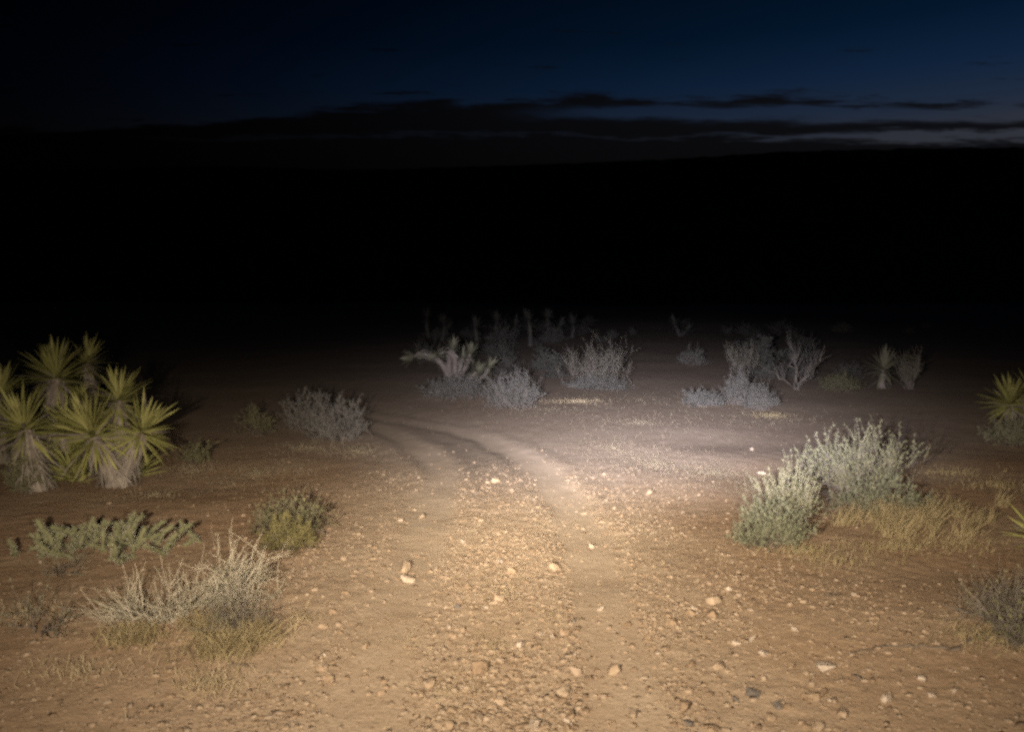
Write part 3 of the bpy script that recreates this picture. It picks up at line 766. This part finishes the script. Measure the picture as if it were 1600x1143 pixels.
def cholla(px, py, width, n, hgt, label, seed):
    rng = rs(seed); c = ground_at(px, py); root = empty('cholla_cactus', c)
    def seg(p, d, L, k):
        o = bpy.data.objects.new('stem_segment', SEGM[k]); COL.objects.link(o); o.parent = root
        o.matrix_basis = Matrix.Translation(Vector(p)) @ orient(d, rng.uniform(0, 6.28)).to_matrix().to_4x4() @ Matrix.Diagonal((L * 1.0, L * 1.0, L, 1))
    for i in range(n):
        x = rng.uniform(-width / 2, width / 2); y = rng.normal(0, 0.14)
        p = np.array([x, y, gz(c[0] + x, c[1] + y) - c[2] - 0.02])
        d = unit(np.array([rng.normal(0, 0.5), rng.normal(0, 0.4), 0.8]))
        top = hgt * rng.uniform(0.5, 1.0) * (1 - 0.3 * (abs(x) / width * 2) ** 2)
        for j in range(5):
            L = rng.uniform(0.10, 0.16)
            seg(p, d, L, rng.randint(4)); e = p + d * L * 0.95
            if rng.uniform() < 0.55:
                q = unit(d + rng.normal(0, 0.75, 3) + np.array([0, 0, .2])); seg(p + d * L * 0.7, q, L * 0.8, rng.randint(4))
            p = e; d = unit(d + rng.normal(0, 0.4, 3) + np.array([0, 0, 0.12]))
            if p[2] > top: break
    setp(root, label, 'cactus')
cholla(160, 860, 1.42, 40, 0.24, 'sprawling grey-green cholla cactus behind the pale dry shrub', 101)

# ------------------------------------------------------------------ grass
tr_ = rs(77)
tufts = [(tr_.normal(1410, 52), tr_.normal(814, 13), tr_.uniform(0.07, 0.2), tr_.uniform(0.06, 0.16), tr_.randint(25, 95)) for _ in range(44)]
grass('dry_grass', 'tall dry straw-coloured grass in front of the large saltbush', tufts, 0.22, 0.0065, 'dry', 111, (0.36, 0.0, 0), droop=0.2, jitter=0.32)
grass('dry_grass', 'thin short dry grass around the right verge bushes', [(1250, 862, 0.6, 0.3, 350), (1400, 856, 0.8, 0.35, 420), (1500, 850, 0.6, 0.4, 250), (1320, 880, 0.8, 0.4, 160)], 0.085, 0.006, 'dry', 112, (0.35, 0, 0), droop=0.2)
grass('dry_grass', 'yellow dry grass tuft below the sprawling grey twigs', [(205, 1000, 0.20, 0.16, 900)], 0.13, 0.006, 'dry', 113, (0.1, 0, 0), cat='grass tuft', kind=None)
grass('dry_grass', 'straw grass clump spreading below the pale dry shrub', [(330, 985, 0.26, 0.2, 900), (350, 1020, 0.3, 0.24, 800), (400, 1000, 0.2, 0.16, 400)], 0.17, 0.005, 'dry', 114, (0.12, 0, 0))
grass('dry_grass', 'thin straw at the lower left below the grass clump', [(330, 1070, 0.35, 0.25, 450), (120, 1050, 0.6, 0.3, 300), (40, 960, 0.4, 0.4, 300), (470, 970, 0.2, 0.3, 200)], 0.07, 0.005, 'straw', 115)
grass('short_grass', 'short greenish stubble right of the track', [(1020, 725, 1.3, 2.2, 900), (1120, 740, 1.2, 1.6, 900), (1180, 765, 0.7, 0.9, 600), (960, 700, 1.2, 2.0, 500)], 0.06, 0.006, 'greengrass', 116)
grass('short_grass', 'thin dull stubble on the left verge', [(400, 740, 1.2, 1.5, 500), (560, 705, 0.7, 1.0, 500), (300, 735, 0.5, 0.6, 300), (480, 700, 0.8, 0.8, 450), (240, 775, 0.5, 0.4, 200)], 0.075, 0.007, 'greengrass', 117)
grass('short_grass', 'dim short stubble across the flat beyond the bend', [(1000, 660, 4.0, 3.5, 700), (860, 640, 3.5, 3.0, 400), (1200, 650, 3.0, 3.0, 500), (1000, 625, 5.0, 4.0, 500)], 0.07, 0.009, 'greengrass', 118)
grass('straw_litter', 'broken straw lying on the crown of the track', [(790, 930, 0.35, 0.9, 260), (770, 1010, 0.35, 0.5, 260), (860, 960, 0.3, 0.6, 120), (700, 1080, 0.4, 0.5, 200), (640, 1000, 0.3, 0.6, 120)], 0.06, 0.004, 'straw', 119, jitter=1.2, droop=0.2)
grass('dry_grass', 'small pale grass patch on the bank beyond the track', [(905, 628, 1.3, 0.5, 300)], 0.11, 0.011, 'straw', 120)
grass('dry_grass', 'small pale grass patch below the right sagebrush', [(1205, 650, 0.6, 0.4, 220)], 0.11, 0.011, 'dry', 121)
grass('dry_grass', 'dull straw along the far right slope', [(1540, 1000, 0.5, 0.4, 300), (1480, 740, 1.2, 0.8, 400), (1560, 760, 0.8, 0.8, 300)], 0.09, 0.006, 'dry', 122, (0.3, 0, 0))

# ------------------------------------------------------------------ stones
def hull_rock(seed, mat, bevel=True):
    """angular broken stone: hull of a few corner points of a rough block"""
    rng = rs(seed); bm = bmesh.new()
    n = rng.randint(11, 17)
    P = rng.uniform(-1, 1, (n, 3)); P = P / (np.abs(P) ** 3.2).sum(1, keepdims=True) ** (1 / 3.2)
    P *= np.array([1.0, rng.uniform(0.6, 0.95), rng.uniform(0.4, 0.75)]) * 0.5
    for p in P: bm.verts.new(p)
    r = bmesh.ops.convex_hull(bm, input=bm.verts)
    bmesh.ops.delete(bm, geom=[v for v in bm.verts if not v.link_faces], context='VERTS')
    if bevel: bmesh.ops.bevel(bm, geom=list(bm.edges), offset=0.022, segments=1, affect='EDGES', clamp_overlap=True)
    bmesh.ops.recalc_face_normals(bm, faces=bm.faces)
    bmesh.ops.triangulate(bm, faces=bm.faces)
    if not bevel:
        bm.verts.index_update(); r_ = (np.array([v.co[:] for v in bm.verts]), np.array([[v.index for v in f.verts] for f in bm.faces])); bm.free(); return r_
    m = bpy.data.meshes.new('stone'); bm.to_mesh(m); bm.free(); m.materials.append(M[mat]); return m
ROCKS = {k: [hull_rock(i + j * 50, k) for i in range(9)] for j, k in enumerate(('rock', 'pale_rock', 'dark_rock'))}

def stone(px, py, size_px, label, mat='rock', group='stones on and beside the track', name='stone', seed=None, aspect=1.0, lift=0.08):
    rng = rs(int(px * 7 + py * 13) if seed is None else seed)
    c = ground_at(px, py); s = size_px / FPX * c[1] * 1.0
    o = obj(name, ROCKS[mat][rng.randint(9)], None, (c[0], c[1], c[2] + s * lift))
    o.scale = (s, s * rng.uniform(0.8, 1.1), s * rng.uniform(0.85, 1.15) * aspect); o.rotation_euler = (rng.normal(0, 0.2), rng.normal(0, 0.2), rng.uniform(0, 6.28))
    return setp(o, label, 'stone', group)

BIG = [
 (637, 909, 28, 'pale_rock', 'white pointed stone on the left wheel rut'), (634, 891, 26, 'rock', 'flat tan stone just above the white pointed stone'),
 (780, 878, 16, 'pale_rock', 'small white stone high on the middle of the track'), (800, 895, 20, 'rock', 'rounded tan stone just right of the small white stone'),
 (924, 855, 15, 'pale_rock', 'pale upright stone chip standing in the right wheel rut'), (813, 1011, 22, 'pale_rock', 'pale stone in the middle of the near track'),
 (750, 1050, 36, 'rock', 'square tan block of stone at the near middle of the track'), (775, 752, 20, 'rock', 'tan stone at the far bend of the track'),
 (702, 980, 15, 'pale_rock', 'small pale stone left of the near middle'), (900, 1053, 28, 'rock', 'low tan stone at right of the square block'),
 (957, 1052, 28, 'rock', 'flat brown stone on the near right wheel rut'), (1180, 1002, 20, 'pale_rock', 'white blocky stone on the near right verge'),
 (1150, 1007, 17, 'pale_rock', 'small cream stone just left of the white blocky stone'), (1192, 1024, 19, 'pale_rock', 'flat cream stone just below the white blocky stone'),
 (1123, 1044, 26, 'rock', 'pale tan slab on the near right verge'), (1290, 1046, 34, 'pale_rock', 'whitish crumbled stone half buried on the right slope'),
 (1440, 1064, 22, 'pale_rock', 'cream stone far out on the lower right slope'), (1493, 1082, 16, 'pale_rock', 'bright cream pebble at the lower right'),
 (1455, 1089, 16, 'pale_rock', 'small white pebble left of the bright cream one'), (1070, 1112, 30, 'rock', 'large tan stone at the bottom edge right of middle'),
 (1116, 943, 30, 'rock', 'large tan stone beside the right rut, upper of a pair'), (1113, 962, 28, 'rock', 'large tan stone beside the right rut, lower of a pair'),
 (1048, 975, 24, 'rock', 'brown stone right of the right wheel rut'), (836, 1139, 28, 'pale_rock', 'pale stone cut by the bottom edge'),
 (570, 1012, 18, 'rock', 'tan stone left of the left rut'), (867, 890, 22, 'rock', 'tan wedge stone right of the track middle'),
 (781, 938, 20, 'rock', 'tan stone with deep shadow on the crown of the track'), (1190, 740, 14, 'pale_rock', 'pale stone in the stubble right of the far track'),
 (1175, 703, 11, 'pale_rock', 'small pale upright stone on the far right stubble'), (1016, 772, 18, 'rock', 'tan stone beside the far right rut'),
 (660, 809, 18, 'rock', 'tan stone at the left edge of the far left rut'), (722, 848, 12, 'pale_rock', 'small pale stone between the ruts farther up'),
 (1175, 1086, 24, 'dark_rock', 'dark stone on the lower right of the track'), (1150, 1096, 20, 'dark_rock', 'dark stone paired left of another dark one'),
 (1216, 1106, 18, 'dark_rock', 'small dark stone at the lower right'), (1075, 1130, 20, 'dark_rock', 'dark stone at the bottom edge'),
 (713, 950, 14, 'dark_rock', 'small dark stone left of the track middle'), (897, 972, 14, 'dark_rock', 'small dark stone right of the crown'),
 (1268, 1092, 26, 'rock', 'brown stone on the bottom right slope'), (1385, 1095, 24, 'pale_rock', 'buff flat stone on the bottom right slope'),
 (1340, 1060, 20, 'dark_rock', 'grey stone in the middle of the right slope'), (990, 1120, 24, 'rock', 'brown stone near the bottom edge in the right rut'),
 (1015, 1000, 20, 'rock', 'tan stone at the right shoulder of the near rut'), (596, 1085, 18, 'rock', 'tan stone low on the near left rut'),
 (1240, 985, 14, 'pale_rock', 'small cream stone above the right slope'), (1335, 930, 12, 'pale_rock', 'small pale stone below the right dry grass'),
]
for px, py, sz, mt, lab in BIG: stone(px, py, sz, lab, mt, lift=0.17 if sz >= 22 else 0.11)

# the many alike stones, zone by zone
rng = rs(200)
def scatter_pt():
    while True:
        py = 735 + (1143 - 735) * rng.uniform() ** 0.8; px = rng.uniform(430, 1330)
        cx = 800 + (py - 740) * 0.12
        if abs(px - cx) > 190 + (py - 735) * 0.75: continue
        return px, py
n_alike = 0
while n_alike < 250:
    px, py = scatter_pt(); x, y = flat(px, py)
    dr = float(seg_dist(np.array([x]), np.array([y]), RUT_R)[0]); dl = float(seg_dist(np.array([x]), np.array([y]), RUT_L)[0])
    if min(dr, dl) < 0.26 and rng.uniform() < 0.8: continue
    s_m = rng.lognormal(math.log(0.050), 0.32); sz = s_m * FPX / y
    if sz < 5 or vnoise(np.array([x * 1.1]), np.array([y * 1.1]), 55)[0] < rng.uniform(-0.7, 0.4): continue
    left = RUT_L[np.argmin(np.abs(RUT_L[:, 1] - y)), 0]; right = RUT_R[np.argmin(np.abs(RUT_R[:, 1] - y)), 0]
    if x < left: lab, gr = 'small tan stone, one of many strewn left of the left rut', 'strewn stones left of the ruts'
    elif x < right: lab, gr = 'small tan stone, one of many strewn between the two ruts', 'strewn stones between the ruts'
    else: lab, gr = 'small tan stone, one of many strewn right of the right rut', 'strewn stones right of the ruts'
    stone(px, py, sz, lab, 'pale_rock' if rng.uniform() < 0.05 else 'rock', gr, seed=3000 + n_alike, lift=0.08); n_alike += 1

def gravel():
    rng = rs(210); n = 40000
    base = [hull_rock(300 + i, None, False) for i in range(6)]
    y = 3.2 + 11 * rng.uniform(0, 1, n * 2) ** 2.0; x = rng.normal(0.15, 1.6, n * 2)
    dr = seg_dist(x, y, RUT_R); dl = seg_dist(x, y, RUT_L); dm = np.minimum(dr, dl)
    clump = vnoise(x * 1.4, y * 1.4, 31)
    keep = (rng.uniform(0, 1, len(x)) < np.where(dm < 0.22, 0.22, 1.0) * np.clip(0.75 + 0.6 * clump, 0.15, 1) * np.clip(1.4 - (y - 5) / 5.5, 0.04, 1))
    x, y = x[keep][:n], y[keep][:n]; n = len(x)
    s = np.clip(rng.lognormal(math.log(0.019), 0.55, n), 0.006, 0.06); z = gzv(x, y) + s * 0.03
    a = rng.uniform(0, 6.28, n); k = rng.randint(0, 6, n); sq = rng.uniform(0.6, 1.2, n)
    V, F, off = [], [], 0
    for b in range(6):
        i = np.where(k == b)[0]; v, f = base[b]
        ca, sa = np.cos(a[i])[:, None], np.sin(a[i])[:, None]
        vx = v[:, 0][None] * ca - v[:, 1][None] * sa; vy = v[:, 0][None] * sa + v[:, 1][None] * ca; vz = np.repeat(v[:, 2][None], len(i), 0) * sq[i][:, None]
        P = np.stack([vx * s[i][:, None] + x[i][:, None], vy * s[i][:, None] + y[i][:, None], vz * s[i][:, None] + z[i][:, None]], 2)
        V.append(P.reshape(-1, 3)); F.append((f[None] + (np.arange(len(i)) * len(v))[:, None, None]).reshape(-1, 3) + off); off += len(i) * len(v)
    setp(obj('gravel', mesh('gravel', np.concatenate(V), np.concatenate(F), M['gravel'])), 'loose tan gravel strewn over the dirt track', 'gravel', kind='stuff')
gravel()

# dry sticks on the right slope
def stick(pxs, r, label, mat='darktwig'):
    P = np.array([ground_at(*p) for p in pxs]); c = P[0].copy(); rng = rs(int(pxs[0][0]))
    Q = []
    for i in range(len(P) - 1):
        for t in np.linspace(0, 1, 5, endpoint=False): Q.append(P[i] * (1 - t) + P[i + 1] * t)
    Q = np.array(Q + [P[-1]]) - c + rng.normal(0, 0.008, (len(Q) + 1, 3)); Q[:, 2] += r * 0.8
    V, F = tubes([(Q, np.linspace(r, r * 0.4, len(Q)))], 5)
    o = obj('stick', mesh('stick', V, F, M[mat], True), None, c); setp(o, label, 'stick', 'fallen sticks')
stick([(1495, 1018), (1440, 1010), (1380, 1012), (1325, 1024)], 0.011, 'long dark crooked stick lying on the right slope')
stick([(1560, 985), (1520, 1000), (1480, 1018)], 0.014, 'dark stick under the twiggy shrub at the right edge')
stick([(352, 1040), (372, 1040), (388, 1043)], 0.008, 'short dark stick in the straw below the left grass clump')
stick([(1292, 932), (1303, 930), (1312, 934)], 0.012, 'short dark stub of wood on the right verge')
stick([(362, 948), (400, 952), (418, 968)], 0.006, 'pale arching twig lying right of the dry shrub', 'twig')
